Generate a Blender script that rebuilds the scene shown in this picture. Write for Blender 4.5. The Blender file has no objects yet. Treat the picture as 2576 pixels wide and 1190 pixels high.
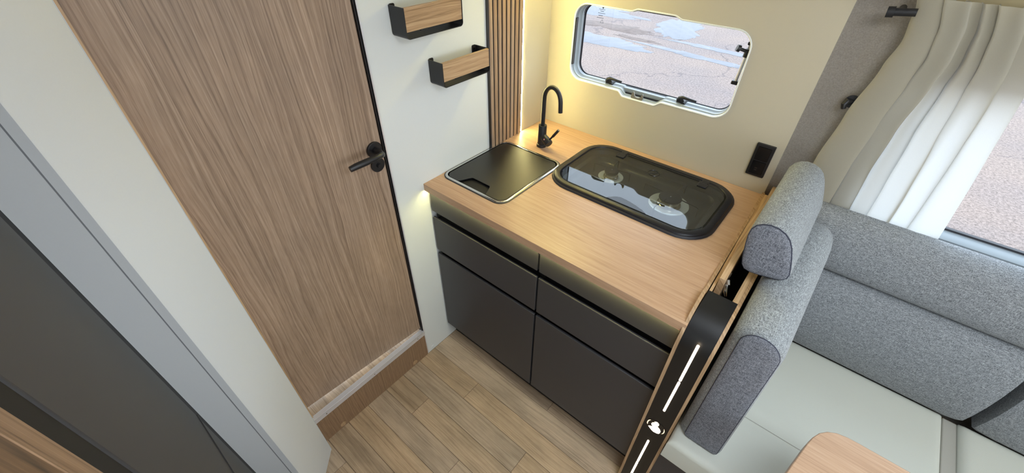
import bpy, bmesh, math, random
from mathutils import Vector, Matrix
random.seed(7)
scene = bpy.context.scene
COL = scene.collection
PI = math.pi

# ---------------------------------------------------------------- camera
cam_d = bpy.data.cameras.new('camera'); cam = bpy.data.objects.new('camera', cam_d); COL.objects.link(cam)
scene.camera = cam
cam_d.sensor_width = 36.0; cam_d.lens = 1044.97 / 2576 * 36.0
cam_d.clip_start = 0.01; cam_d.clip_end = 200
YAW, PITCH, ROLL = 0.6891, 0.7001, 0.0121
f_ = Vector((-math.sin(YAW) * math.cos(PITCH), math.cos(YAW) * math.cos(PITCH), -math.sin(PITCH)))
r_ = f_.cross(Vector((0, 0, 1))).normalized(); u_ = r_.cross(f_)
cr, sr = math.cos(ROLL), math.sin(ROLL)
R_ = r_ * cr + u_ * sr; U_ = u_ * cr - r_ * sr
M = Matrix((R_, U_, -f_)).transposed().to_4x4(); M.translation = Vector((1.04049, -1.48655, 1.71275))
cam.matrix_world = M

# ---------------------------------------------------------------- world, lights, exposure
scene.view_settings.view_transform = 'Standard'; scene.view_settings.look = 'None'
scene.view_settings.exposure = 0.0; scene.view_settings.gamma = 1.0
scene.view_settings.use_curve_mapping = False
w = bpy.data.worlds.new('sky'); scene.world = w; w.use_nodes = True
nt = w.node_tree; bg = nt.nodes['Background']
tc = nt.nodes.new('ShaderNodeTexCoord'); sp = nt.nodes.new('ShaderNodeSeparateXYZ'); rp = nt.nodes.new('ShaderNodeValToRGB')
nt.links.new(tc.outputs['Generated'], sp.inputs[0]); nt.links.new(sp.outputs['Z'], rp.inputs[0]); nt.links.new(rp.outputs[0], bg.inputs[0])
rp.color_ramp.elements[0].color = (0.84, 0.93, 1.0, 1); rp.color_ramp.elements[1].color = (0.60, 0.78, 1.0, 1)
bg.inputs[1].default_value = 4.3

def area(name, loc, rot, sx, sy, power, col):
    l = bpy.data.lights.new(name, 'AREA'); l.shape = 'RECTANGLE'; l.size = sx; l.size_y = sy; l.energy = power; l.color = col
    o = bpy.data.objects.new(name, l); COL.objects.link(o); o.location = loc; o.rotation_euler = rot
    return o
# cab windscreen daylight, plus fill lights added overhead and behind the camera
area('roof_fill_light', (1.55, -1.15, 2.04), (0, 0, 0), 0.70, 0.70, 11, (0.93, 0.96, 1.0))
area('windscreen_daylight', (3.28, -1.1, 1.35), (0, PI / 2, 0), 0.9, 1.7, 20, (0.90, 0.95, 1.0))
area('rear_fill_light', (1.9, -2.38, 1.25), (-PI / 2, 0, 0), 1.1, 0.6, 1.5, (0.9, 0.95, 1.0))

# ---------------------------------------------------------------- helpers
def lin(c):
    return tuple([(x / 255 / 12.92 if x / 255 <= 0.04045 else ((x / 255 + 0.055) / 1.055) ** 2.4) for x in c] + [1.0])

class B:
    def __init__(s): s.v = []; s.f = []
    def add(s, vs, fs):
        o = len(s.v); s.v += [tuple(p) for p in vs]; s.f += [tuple(i + o for i in f) for f in fs]; return s
    def box(s, a, b):
        x0, y0, z0 = [min(p, q) for p, q in zip(a, b)]; x1, y1, z1 = [max(p, q) for p, q in zip(a, b)]
        return s.add([(x0, y0, z0), (x1, y0, z0), (x1, y1, z0), (x0, y1, z0), (x0, y0, z1), (x1, y0, z1), (x1, y1, z1), (x0, y1, z1)],
                     [(0, 3, 2, 1), (4, 5, 6, 7), (0, 1, 5, 4), (1, 2, 6, 5), (2, 3, 7, 6), (3, 0, 4, 7)])
    def hexa(s, bot, top):            # two quads with matching order
        return s.loft([bot, top], True, True)
    def loft(s, rings, cap0=True, cap1=True, loop=False):
        n = len(rings[0]); vs = [p for r in rings for p in r]; fs = []
        k = len(rings)
        for i in range(k if loop else k - 1):
            a = i * n; b = ((i + 1) % k) * n
            for j in range(n):
                j2 = (j + 1) % n; fs.append((a + j, a + j2, b + j2, b + j))
        if not loop:
            if cap0: fs.append(tuple(range(n - 1, -1, -1)))
            if cap1: fs.append(tuple((k - 1) * n + j for j in range(n)))
        return s.add(vs, fs)
    def tube(s, path, r, n=12, caps=True):
        P = [Vector(p) for p in path]; rings = []
        rr = r if isinstance(r, (list, tuple)) else [r] * len(P)
        t = (P[1] - P[0]).normalized(); up = Vector((0, 0, 1)) if abs(t.z) < 0.9 else Vector((1, 0, 0))
        a = t.cross(up).normalized()
        for i, p in enumerate(P):
            if i == 0: t = P[1] - P[0]
            elif i == len(P) - 1: t = P[-1] - P[-2]
            else: t = (P[i + 1] - P[i]).normalized() + (P[i] - P[i - 1]).normalized()
            t.normalize(); a = (a - t * a.dot(t)).normalized(); b = t.cross(a)
            rings.append([p + (a * math.cos(2 * PI * k / n) + b * math.sin(2 * PI * k / n)) * rr[i] for k in range(n)])
        return s.loft(rings, caps, caps)
    def loopstube(s, path, r, n=8):   # closed path
        P = [Vector(p) for p in path]; N = len(P); rings = []; a = None
        for i, p in enumerate(P):
            t = (P[(i + 1) % N] - P[i - 1]).normalized()
            if a is None: a = t.orthogonal().normalized()
            a = (a - t * a.dot(t)).normalized(); b = t.cross(a)
            rings.append([p + (a * math.cos(2 * PI * k / n) + b * math.sin(2 * PI * k / n)) * r for k in range(n)])
        return s.loft(rings, loop=True)
    def cyl(s, a, b, r, r2=None, n=24): return s.tube([a, b], [r, r if r2 is None else r2], n)
    def lathe(s, c, prof, n=32):      # prof: (radius, z) from bottom to top about a vertical axis
        return s.loft([[(c[0] + r * math.cos(2 * PI * k / n), c[1] + r * math.sin(2 * PI * k / n), z) for k in range(n)] for r, z in prof])
    def prism(s, poly, ax, a, b):     # poly in the two other axes (in xyz order)
        def P(p, t): q = list(p); q.insert(ax, t); return tuple(q)
        return s.loft([[P(p, a) for p in poly], [P(p, b) for p in poly]])

WL = {}
def obj(name, b, mat, parent=None, smooth=35, bevel=0, seg=2, origin=None):
    xs = [list(c) for c in zip(*b.v)]
    if parent is not None: o0 = WL[parent.name]
    elif origin: o0 = Vector(origin)
    else: o0 = Vector(((min(xs[0]) + max(xs[0])) / 2, (min(xs[1]) + max(xs[1])) / 2, min(xs[2])))
    me = bpy.data.meshes.new(name); me.from_pydata([tuple(Vector(p) - o0) for p in b.v], [], b.f)
    bm = bmesh.new(); bm.from_mesh(me); bmesh.ops.recalc_face_normals(bm, faces=bm.faces); bm.to_mesh(me); bm.free()
    if smooth:
        me.polygons.foreach_set('use_smooth', [True] * len(me.polygons)); me.set_sharp_from_angle(angle=math.radians(smooth))
    me.materials.append(mat)
    o = bpy.data.objects.new(name, me); COL.objects.link(o)
    if parent is not None: o.parent = parent
    else: o.location = o0
    WL[o.name] = o0
    if bevel:
        m = o.modifiers.new('bevel', 'BEVEL'); m.width = bevel; m.segments = seg; m.limit_method = 'ANGLE'; m.angle_limit = math.radians(40)
    return o
def thing(name, label, cat, loc, group=None):
    o = bpy.data.objects.new(name, None); COL.objects.link(o); o.location = loc; o.empty_display_size = 0.05
    WL[o.name] = Vector(loc); o['label'] = label; o['category'] = cat
    if group: o['group'] = group
    return o
def tag(o, label, cat, group=None):
    o['label'] = label; o['category'] = cat
    if group: o['group'] = group
    return o
def struct(o, label=None):
    o['kind'] = 'structure'
    if label: o['label'] = label
    return o
def copy_tree(o, parent=None, delta=(0, 0, 0)):
    c = o.copy(); COL.objects.link(c)
    if parent is not None: c.parent = parent
    else: c.location = o.location + Vector(delta)
    WL[c.name] = WL[o.name] + Vector(delta)
    for ch in list(o.children): copy_tree(ch, c, delta)
    return c
def rr(x0, x1, y0, y1, r, n=8):
    out = []
    for cx, cy, a0 in ((x1 - r, y1 - r, 0), (x0 + r, y1 - r, 90), (x0 + r, y0 + r, 180), (x1 - r, y0 + r, 270)):
        for k in range(n + 1):
            a = math.radians(a0 + 90 * k / n); out.append((cx + r * math.cos(a), cy + r * math.sin(a)))
    return out
def inset(poly, d):                   # inward offset of a CCW polygon
    n = len(poly); out = []
    for i in range(n):
        p0, p, p1 = Vector(poly[i - 1]), Vector(poly[i]), Vector(poly[(i + 1) % n])
        e0 = (p - p0); e1 = (p1 - p)
        if e0.length < 1e-9: e0 = e1
        if e1.length < 1e-9: e1 = e0
        n0 = Vector((-e0.y, e0.x)).normalized(); n1 = Vector((-e1.y, e1.x)).normalized()
        m = (n0 + n1); m.normalize(); c = max(0.4, m.dot(n0)); out.append(tuple(p + m * d / c))
    return out
def holed(outer, holes, ax, a, b):    # plate with holes, thickness from a to b along axis ax
    bm = bmesh.new()
    def P(p, t): q = list(p); q.insert(ax, t); return q
    es = []
    for lp in [outer] + holes:
        vs = [bm.verts.new(P(p, a)) for p in lp]
        es += [bm.edges.new((vs[i], vs[(i + 1) % len(vs)])) for i in range(len(vs))]
    bmesh.ops.triangle_fill(bm, use_beauty=True, edges=es)
    bm.verts.index_update()
    vs = [tuple(v.co) for v in bm.verts]; fs = [tuple(v.index for v in f.verts) for f in bm.faces]; bm.free()
    k = B(); n = len(vs); k.add(vs + [tuple(P([c for i, c in enumerate(v) if i != ax], b)) for v in vs], fs + [tuple(i + n for i in reversed(f)) for f in fs])
    o = 0
    for lp in [outer] + holes:
        m = len(lp)
        for i in range(m): k.f.append((o + i, o + (i + 1) % m, n + o + (i + 1) % m, n + o + i))
        o += m
    return k

# ---------------------------------------------------------------- materials
def mat_new(name):
    m = bpy.data.materials.new(name); m.use_nodes = True; nt = m.node_tree; nt.nodes.clear()
    out = nt.nodes.new('ShaderNodeOutputMaterial'); p = nt.nodes.new('ShaderNodeBsdfPrincipled'); nt.links.new(p.outputs[0], out.inputs[0])
    return m, nt, p
def N(nt, t, **kw):
    n = nt.nodes.new(t)
    for k, v in kw.items():
        if k.startswith('i_'): n.inputs[k[2:].replace('_', ' ')].default_value = v
        else: setattr(n, k, v)
    return n
def plain(name, c, rough=0.5, metal=0.0, bump=0.0, bscale=300, var=0.0, spec=0.5, coat=0.0):
    m, nt, p = mat_new(name)
    p.inputs['Roughness'].default_value = rough; p.inputs['Metallic'].default_value = metal; p.inputs['Specular IOR Level'].default_value = spec
    if coat: p.inputs['Coat Weight'].default_value = coat; p.inputs['Coat Roughness'].default_value = 0.1
    tc = N(nt, 'ShaderNodeTexCoord'); no = N(nt, 'ShaderNodeTexNoise', i_Scale=bscale, i_Detail=3.0); nt.links.new(tc.outputs['Object'], no.inputs['Vector'])
    mx = N(nt, 'ShaderNodeMix', data_type='RGBA'); c = lin(c); d = max(var, 0.015)
    mx.inputs[6].default_value = tuple(x * (1 - d) for x in c[:3]) + (1,); mx.inputs[7].default_value = tuple(min(1, x * (1 + d)) for x in c[:3]) + (1,)
    nt.links.new(no.outputs['Fac'], mx.inputs[0]); nt.links.new(mx.outputs[2], p.inputs['Base Color'])
    if bump:
        bp = N(nt, 'ShaderNodeBump', i_Strength=bump, i_Distance=0.001); nt.links.new(no.outputs['Fac'], bp.inputs['Height']); nt.links.new(bp.outputs[0], p.inputs['Normal'])
    return m
def emis(name, c, s):
    m, nt, p = mat_new(name); p.inputs['Base Color'].default_value = (0.8, 0.8, 0.8, 1)
    p.inputs['Emission Color'].default_value = tuple(c) + (1,); p.inputs['Emission Strength'].default_value = s
    return m
def wood(name, axis, dark, mid, light, freq=14, wob=0.10, fib=420, contrast=0.5, rough=0.45, rnd=False, bump=0.25, line=0.35, tint=0.0, along=1.3, blotch=0.0):
    """grain along axis; across = sum of the two others"""
    m, nt, p = mat_new(name); p.inputs['Roughness'].default_value = rough
    L = nt.links.new
    tc = N(nt, 'ShaderNodeTexCoord'); sx = N(nt, 'ShaderNodeSeparateXYZ'); L(tc.outputs['Object'], sx.inputs[0])
    oth = [i for i in range(3) if i != axis]
    ad = N(nt, 'ShaderNodeMath', operation='ADD'); L(sx.outputs[oth[0]], ad.inputs[0]); L(sx.outputs[oth[1]], ad.inputs[1])
    al = sx.outputs[axis]; ac = ad.outputs[0]
    if rnd:
        oi = N(nt, 'ShaderNodeObjectInfo')
        m1 = N(nt, 'ShaderNodeMath', operation='MULTIPLY_ADD'); L(oi.outputs['Random'], m1.inputs[0]); m1.inputs[1].default_value = 37.0; L(al, m1.inputs[2]); al = m1.outputs[0]
        m2 = N(nt, 'ShaderNodeMath', operation='MULTIPLY_ADD'); L(oi.outputs['Random'], m2.inputs[0]); m2.inputs[1].default_value = 91.0; L(ac, m2.inputs[2]); ac = m2.outputs[0]
    def vec(sa, sl):
        a = N(nt, 'ShaderNodeMath', operation='MULTIPLY'); L(ac, a.inputs[0]); a.inputs[1].default_value = sa
        b = N(nt, 'ShaderNodeMath', operation='MULTIPLY'); L(al, b.inputs[0]); b.inputs[1].default_value = sl
        c = N(nt, 'ShaderNodeCombineXYZ'); L(a.outputs[0], c.inputs[0]); L(b.outputs[0], c.inputs[1]); return c.outputs[0]
    n1 = N(nt, 'ShaderNodeTexNoise', i_Scale=1.0, i_Detail=2.0, i_Roughness=0.5); L(vec(freq * 0.45, 1.7), n1.inputs['Vector'])
    # growth rings: across + distortion
    m3 = N(nt, 'ShaderNodeMath', operation='MULTIPLY_ADD'); L(n1.outputs['Fac'], m3.inputs[0]); m3.inputs[1].default_value = wob; L(ac, m3.inputs[2])
    c3 = N(nt, 'ShaderNodeMath', operation='MULTIPLY'); L(m3.outputs[0], c3.inputs[0]); c3.inputs[1].default_value = freq * 9.0
    l3 = N(nt, 'ShaderNodeMath', operation='MULTIPLY'); L(al, l3.inputs[0]); l3.inputs[1].default_value = along
    cb = N(nt, 'ShaderNodeCombineXYZ'); L(c3.outputs[0], cb.inputs[0]); L(l3.outputs[0], cb.inputs[1])
    n2 = N(nt, 'ShaderNodeTexNoise', i_Scale=1.0, i_Detail=3.0, i_Roughness=0.6); L(cb.outputs[0], n2.inputs['Vector'])
    n3 = N(nt, 'ShaderNodeTexNoise', i_Scale=1.0, i_Detail=2.0, i_Roughness=0.7); L(vec(fib, fib * 0.025), n3.inputs['Vector'])
    s1 = N(nt, 'ShaderNodeMath', operation='MULTIPLY'); L(n2.outputs['Fac'], s1.inputs[0]); s1.inputs[1].default_value = 1 - line
    s2 = N(nt, 'ShaderNodeMath', operation='MULTIPLY_ADD'); L(n3.outputs['Fac'], s2.inputs[0]); s2.inputs[1].default_value = line; L(s1.outputs[0], s2.inputs[2])
    cr_ = N(nt, 'ShaderNodeValToRGB'); L(s2.outputs[0], cr_.inputs[0])
    e = cr_.color_ramp.elements; e[0].position = 0.5 - contrast * 0.32; e[0].color = lin(dark); e[1].position = 0.5 + contrast * 0.34; e[1].color = lin(light)
    k = e.new(0.5); k.color = lin(mid)
    colr = cr_.outputs[0]
    if rnd or tint:
        hv = N(nt, 'ShaderNodeHueSaturation'); L(colr, hv.inputs['Color'])
        oi2 = N(nt, 'ShaderNodeObjectInfo')
        mr = N(nt, 'ShaderNodeMapRange'); L(oi2.outputs['Random'], mr.inputs[0]); mr.inputs[3].default_value = 1 - tint; mr.inputs[4].default_value = 1 + tint * 0.7
        L(mr.outputs[0], hv.inputs['Value'])
        fr = N(nt, 'ShaderNodeMath', operation='MULTIPLY'); L(oi2.outputs['Random'], fr.inputs[0]); fr.inputs[1].default_value = 7.31
        fr2 = N(nt, 'ShaderNodeMath', operation='FRACT'); L(fr.outputs[0], fr2.inputs[0])
        mr2 = N(nt, 'ShaderNodeMapRange'); L(fr2.outputs[0], mr2.inputs[0]); mr2.inputs[3].default_value = 0.84; mr2.inputs[4].default_value = 1.06
        L(mr2.outputs[0], hv.inputs['Saturation']); colr = hv.outputs[0]
    if blotch:
        n5 = N(nt, 'ShaderNodeTexNoise', i_Scale=1.0, i_Detail=4.0, i_Roughness=0.65); L(vec(11, 3.2), n5.inputs['Vector'])
        r5 = N(nt, 'ShaderNodeMapRange'); L(n5.outputs['Fac'], r5.inputs[0]); r5.inputs[1].default_value = 0.35; r5.inputs[2].default_value = 0.65; r5.inputs[3].default_value = 1 - blotch * 1.5; r5.inputs[4].default_value = 1 + blotch * 0.5
        h5 = N(nt, 'ShaderNodeHueSaturation'); L(colr, h5.inputs['Color']); L(r5.outputs[0], h5.inputs['Value']); colr = h5.outputs[0]
    L(colr, p.inputs['Base Color'])
    bp = N(nt, 'ShaderNodeBump', i_Strength=bump, i_Distance=0.0006); L(s2.outputs[0], bp.inputs['Height']); L(bp.outputs[0], p.inputs['Normal'])
    return m
def fabric(name, dark, light, ax=('x', 'z')):
    m, nt, p = mat_new(name); L = nt.links.new; p.inputs['Roughness'].default_value = 0.95; p.inputs['Specular IOR Level'].default_value = 0.1
    p.inputs['Sheen Weight'].default_value = 0.15
    tc = N(nt, 'ShaderNodeTexCoord'); outs = []
    for sc in ((100, 700, 700), (700, 100, 700), (700, 700, 120)):
        mp = N(nt, 'ShaderNodeMapping'); mp.inputs['Scale'].default_value = sc; L(tc.outputs['Object'], mp.inputs[0])
        n = N(nt, 'ShaderNodeTexNoise', i_Scale=1.0, i_Detail=1.0); L(mp.outputs[0], n.inputs['Vector']); outs.append(n.outputs['Fac'])
    a = N(nt, 'ShaderNodeMath', operation='MAXIMUM'); L(outs[0], a.inputs[0]); L(outs[1], a.inputs[1])
    b = N(nt, 'ShaderNodeMath', operation='MAXIMUM'); L(a.outputs[0], b.inputs[0]); L(outs[2], b.inputs[1])
    cr_ = N(nt, 'ShaderNodeValToRGB'); L(b.outputs[0], cr_.inputs[0]); e = cr_.color_ramp.elements
    e[0].position = 0.42; e[0].color = lin(dark); e[1].position = 0.78; e[1].color = lin(light)
    L(cr_.outputs[0], p.inputs['Base Color'])
    bp = N(nt, 'ShaderNodeBump', i_Strength=0.5, i_Distance=0.0008); L(b.outputs[0], bp.inputs['Height']); L(bp.outputs[0], p.inputs['Normal'])
    return m
def glass(name, tint=(1, 1, 1), boost=0.0):
    m = bpy.data.materials.new(name); m.use_nodes = True; nt = m.node_tree; nt.nodes.clear(); L = nt.links.new
    out = nt.nodes.new('ShaderNodeOutputMaterial'); mx = nt.nodes.new('ShaderNodeMixShader'); tr = nt.nodes.new('ShaderNodeBsdfTransparent'); gl = nt.nodes.new('ShaderNodeBsdfGlossy')
    tr.inputs[0].default_value = tuple(tint) + (1,); gl.inputs['Roughness'].default_value = 0.0
    fr = nt.nodes.new('ShaderNodeFresnel'); fr.inputs[0].default_value = 1.5
    ad = N(nt, 'ShaderNodeMath', operation='ADD'); L(fr.outputs[0], ad.inputs[0]); ad.inputs[1].default_value = boost; ad.use_clamp = True
    ge = nt.nodes.new('ShaderNodeNewGeometry'); iv = N(nt, 'ShaderNodeMath', operation='SUBTRACT'); iv.inputs[0].default_value = 1.0; L(ge.outputs['Backfacing'], iv.inputs[1])
    mu = N(nt, 'ShaderNodeMath', operation='MULTIPLY'); L(ad.outputs[0], mu.inputs[0]); L(iv.outputs[0], mu.inputs[1])
    L(mu.outputs[0], mx.inputs[0]); L(tr.outputs[0], mx.inputs[1]); L(gl.outputs[0], mx.inputs[2]); L(mx.outputs[0], out.inputs[0])
    return m

M_white = plain('white_satin_laminate', (222, 226, 224), 0.38)
M_white2 = plain('white_satin_column', (216, 220, 222), 0.42)
M_kwall = plain('beige_pearl_laminate', (194, 186, 164), 0.55, bump=0.15, bscale=900, var=0.03)
M_greyp = plain('pale_grey_plastic', (186, 192, 198), 0.4)
M_ceil = plain('ceiling_cream', (228, 228, 224), 0.7)
M_char = plain('charcoal_matt_lacquer', (60, 59, 62), 0.42, var=0.03)
M_charfr = plain('charcoal_fridge_front', (56, 56, 58), 0.5, var=0.03)
M_black = plain('black_matt_metal', (28, 28, 31), 0.42)
M_blackp = plain('black_gap', (10, 10, 11), 0.7)
M_blackg = plain('black_gloss', (14, 14, 16), 0.25)
M_pilaster = plain('black_curved_panel', (15, 14, 14), 0.45)
M_rubber = plain('black_rubber', (38, 38, 44), 0.5)
M_hobrim = plain('hob_rim_anthracite', (30, 30, 35), 0.36, spec=0.35)
M_hobpan = plain('hob_pan_enamel', (46, 46, 46), 0.3)
M_steel = plain('brushed_steel', (205, 205, 203), 0.16, metal=1.0)
M_ringm = plain('polished_ring', (228, 232, 230), 0.2, metal=0.35)
M_brass = plain('burner_steel', (190, 180, 160), 0.2, metal=1.0)
M_alu = plain('satin_aluminium', (226, 226, 230), 0.32, metal=0.5)
M_sink = plain('black_sink_cover', (14, 14, 15), 0.30, bump=0.3, bscale=1800)
M_cream = plain('cream_leatherette', (206, 208, 196), 0.6, bump=0.25, bscale=700, var=0.02)
M_tan = plain('grey_gap_piping', (172, 170, 160), 0.7)
M_felt = plain('grey_felt', (146, 139, 130), 0.95, bump=1.0, bscale=300, var=0.34)
M_navy = plain('navy_stitching', (58, 60, 74), 0.9)
M_frame = plain('window_frame_plastic', (140, 148, 152), 0.35)
M_bead = plain('white_bead', (235, 240, 240), 0.3)
M_door = wood('oak_door_vertical', 2, (102, 82, 66), (163, 138, 116), (194, 171, 149), freq=20, wob=0.06, fib=600, contrast=0.66, line=0.34, along=0.5, blotch=0.10)
M_riser = wood('oak_riser_vertical', 2, (96, 72, 50), (142, 113, 86), (172, 142, 112), freq=24, wob=0.045, fib=700, contrast=0.6, along=0.55)
M_top = wood('oak_worktop', 0, (165, 131, 102), (191, 156, 125), (207, 176, 147), freq=9, wob=0.06, fib=300, contrast=0.75, rough=0.36, line=0.55, bump=0.1, along=0.9)
M_edgey = wood('oak_edge_depth', 1, (150, 118, 84), (190, 157, 118), (214, 184, 146), freq=12, fib=400, rough=0.45)
M_edgez = wood('oak_edge_vertical', 2, (140, 110, 78), (178, 146, 110), (205, 174, 138), freq=12, fib=400, rough=0.45)
M_slat = wood('walnut_slat', 2, (128, 102, 80), (160, 132, 106), (186, 158, 132), freq=20, wob=0.04, fib=500, rough=0.5, rnd=True, tint=0.02)
M_shelf = wood('oak_shelf_front', 1, (130, 100, 68), (180, 148, 112), (206, 178, 142), freq=22, wob=0.08, fib=500, contrast=0.6, rnd=True, tint=0.03)
M_plank = wood('vinyl_plank', 0, (134, 110, 86), (190, 164, 134), (214, 190, 158), freq=16, wob=0.06, fib=340, contrast=0.80, rough=0.5, rnd=True, tint=0.10, line=0.40, bump=0.3, along=0.9, blotch=0.17)
M_cab = wood('oak_cabinet_side', 2, (58, 43, 26), (92, 68, 43), (120, 93, 64), freq=10, fib=400)
M_fab = fabric('grey_melange_fabric', (74, 77, 80), (182, 187, 188))
M_fab2 = fabric('grey_melange_fabric_shaded', (72, 75, 79), (172, 176, 179))  # same grey fabric, with shade on the wall cushions put into its colour
M_cap = fabric('navy_grey_cap_fabric_shaded', (60, 63, 71), (156, 159, 167))  # navy weave, darkened further to paint shade on ends turned from the window
M_led = emis('warm_led', (1.0, 0.86, 0.36), 140)
M_led2 = emis('warm_led_worktop', (1.0, 0.90, 0.36), 60)
M_led3 = emis('warm_led_panel', (1.0, 0.80, 0.56), 7)
M_led4 = emis('warm_led_arc', (1.0, 0.72, 0.36), 1.6)
M_led5 = emis('overhead_led', (1.0, 0.84, 0.28), 260)
M_glass = glass('window_glass')
M_hobglass = glass('smoked_hob_glass', (0.76, 0.78, 0.78), 0.05)
M_brown = plain('dark_chrome', (120, 115, 112), 0.25, metal=1.0)

# curtain: thin translucent cloth
def cloth():
    m = bpy.data.materials.new('sheer_curtain'); m.use_nodes = True; nt = m.node_tree; nt.nodes.clear(); L = nt.links.new
    out = nt.nodes.new('ShaderNodeOutputMaterial'); mx = nt.nodes.new('ShaderNodeMixShader'); d = nt.nodes.new('ShaderNodeBsdfDiffuse'); t = nt.nodes.new('ShaderNodeBsdfTranslucent')
    tc = N(nt, 'ShaderNodeTexCoord'); n = N(nt, 'ShaderNodeTexNoise', i_Scale=700.0, i_Detail=2.0); L(tc.outputs['Object'], n.inputs['Vector'])
    cm = N(nt, 'ShaderNodeMix', data_type='RGBA'); cm.inputs[6].default_value = lin((180, 172, 150)); cm.inputs[7].default_value = lin((196, 189, 170)); L(n.outputs['Fac'], cm.inputs[0])
    L(cm.outputs[2], d.inputs[0]); t.inputs[0].default_value = (0.82, 0.84, 0.86, 1); mx.inputs[0].default_value = 0.5
    bp = N(nt, 'ShaderNodeBump', i_Strength=0.2, i_Distance=0.0005); L(n.outputs['Fac'], bp.inputs['Height']); L(bp.outputs[0], d.inputs['Normal'])
    L(d.outputs[0], mx.inputs[1]); L(t.outputs[0], mx.inputs[2]); L(mx.outputs[0], out.inputs[0]); return m
M_cloth = cloth()

# outside asphalt
def asphalt():
    m, nt, p = mat_new('pinkish_asphalt'); L = nt.links.new; p.inputs['Roughness'].default_value = 0.8
    tc = N(nt, 'ShaderNodeTexCoord')
    n1 = N(nt, 'ShaderNodeTexNoise', i_Scale=34.0, i_Detail=6.0, i_Roughness=0.9); L(tc.outputs['Object'], n1.inputs['Vector'])
    n2 = N(nt, 'ShaderNodeTexNoise', i_Scale=0.55, i_Detail=5.0); L(tc.outputs['Object'], n2.inputs['Vector'])
    r1 = N(nt, 'ShaderNodeValToRGB'); L(n1.outputs['Fac'], r1.inputs[0]); e = r1.color_ramp.elements
    e[0].position = 0.36; e[0].color = lin((74, 61, 54)); e[1].position = 0.66; e[1].color = lin((170, 151, 139))
    r2 = N(nt, 'ShaderNodeValToRGB'); L(n2.outputs['Fac'], r2.inputs[0]); e = r2.color_ramp.elements
    e[0].position = 0.4; e[0].color = (0.86, 0.86, 0.92, 1); e[1].position = 0.62; e[1].color = (1.05, 1.0, 0.97, 1)
    mx = N(nt, 'ShaderNodeMix', data_type='RGBA', blend_type='MULTIPLY'); mx.inputs[0].default_value = 1.0; L(r1.outputs[0], mx.inputs[6]); L(r2.outputs[0], mx.inputs[7])
    # cracks
    v = N(nt, 'ShaderNodeTexVoronoi', feature='DISTANCE_TO_EDGE', i_Scale=0.42)
    nz = N(nt, 'ShaderNodeTexNoise', i_Scale=1.8, i_Detail=4.0); L(tc.outputs['Object'], nz.inputs['Vector'])
    va = N(nt, 'ShaderNodeVectorMath', operation='ADD'); L(tc.outputs['Object'], va.inputs[0]); L(nz.outputs['Color'], va.inputs[1]); L(va.outputs[0], v.inputs['Vector'])
    rc = N(nt, 'ShaderNodeValToRGB'); L(v.outputs['Distance'], rc.inputs[0]); e = rc.color_ramp.elements; e[0].position = 0.002; e[0].color = (0.62, 0.62, 0.68, 1); e[1].position = 0.010; e[1].color = (1, 1, 1, 1)
    m2 = N(nt, 'ShaderNodeMix', data_type='RGBA', blend_type='MULTIPLY'); m2.inputs[0].default_value = 1.0; L(mx.outputs[2], m2.inputs[6]); L(rc.outputs[0], m2.inputs[7])
    L(m2.outputs[2], p.inputs['Base Color'])
    bp = N(nt, 'ShaderNodeBump', i_Strength=0.4, i_Distance=0.01); L(n1.outputs['Fac'], bp.inputs['Height']); L(bp.outputs[0], p.inputs['Normal'])
    return m
M_asph = asphalt()
M_water = plain('wet_puddle', (112, 112, 116), 0.55, bump=0.5, bscale=6, var=0.16, spec=0.3)
M_leaf = plain('wet_brown_leaves', (104, 88, 80), 0.8, bump=0.2, bscale=9, var=0.5)

# ================================================================ SETTING
# floor with vinyl planks
fl = struct(obj('floor', B().box((-0.02, -2.4, -0.02), (3.3, 0.0, -0.002)), plain('subfloor', (84, 68, 52), 0.8)))
rows = [-0.611]
y = -0.707
while y > -2.36: rows.append(y); y -= 0.0955
joints = {0: [0.603], 1: [1.25], 2: [0.291, 1.3], 3: [0.642], 4: [0.174, 1.1], 5: [0.46], 6: [0.85], 7: [0.30]}
prof = {}
for i in range(len(rows) - 1):
    y1, y0 = rows[i], rows[i + 1]
    js = joints.get(i, [random.uniform(0.1, 0.9)])
    xs = [0.0] + js
    while xs[-1] < 3.2: xs.append(min(3.28, xs[-1] + 0.92))
    if i == 0: xs = [0.0, 0.603, 0.956]
    for a, b in zip(xs[:-1], xs[1:]):
        if i > 0 and y1 > -0.70: continue
        key = (round(b - a, 3), round(y1 - y0, 3))
        if key not in prof:
            o = obj('floor_plank', B().box((a + 0.0006, y0 + 0.0006, -0.002), (b - 0.0006, y1 - 0.0006, 0.0)), M_plank, fl, smooth=0, bevel=0.0005, seg=1)
            # recentre the mesh so that the copies can share it
            c = Vector(((a + b) / 2, (y0 + y1) / 2, 0)) - WL['floor']
            for vtx in o.data.vertices: vtx.co -= c
            o.location = c; prof[key] = o
        else:
            o = prof[key].copy(); COL.objects.link(o); o.parent = fl; o.location = Vector(((a + b) / 2, (y0 + y1) / 2, 0)) - WL['floor']

CZ = 2.0
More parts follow.
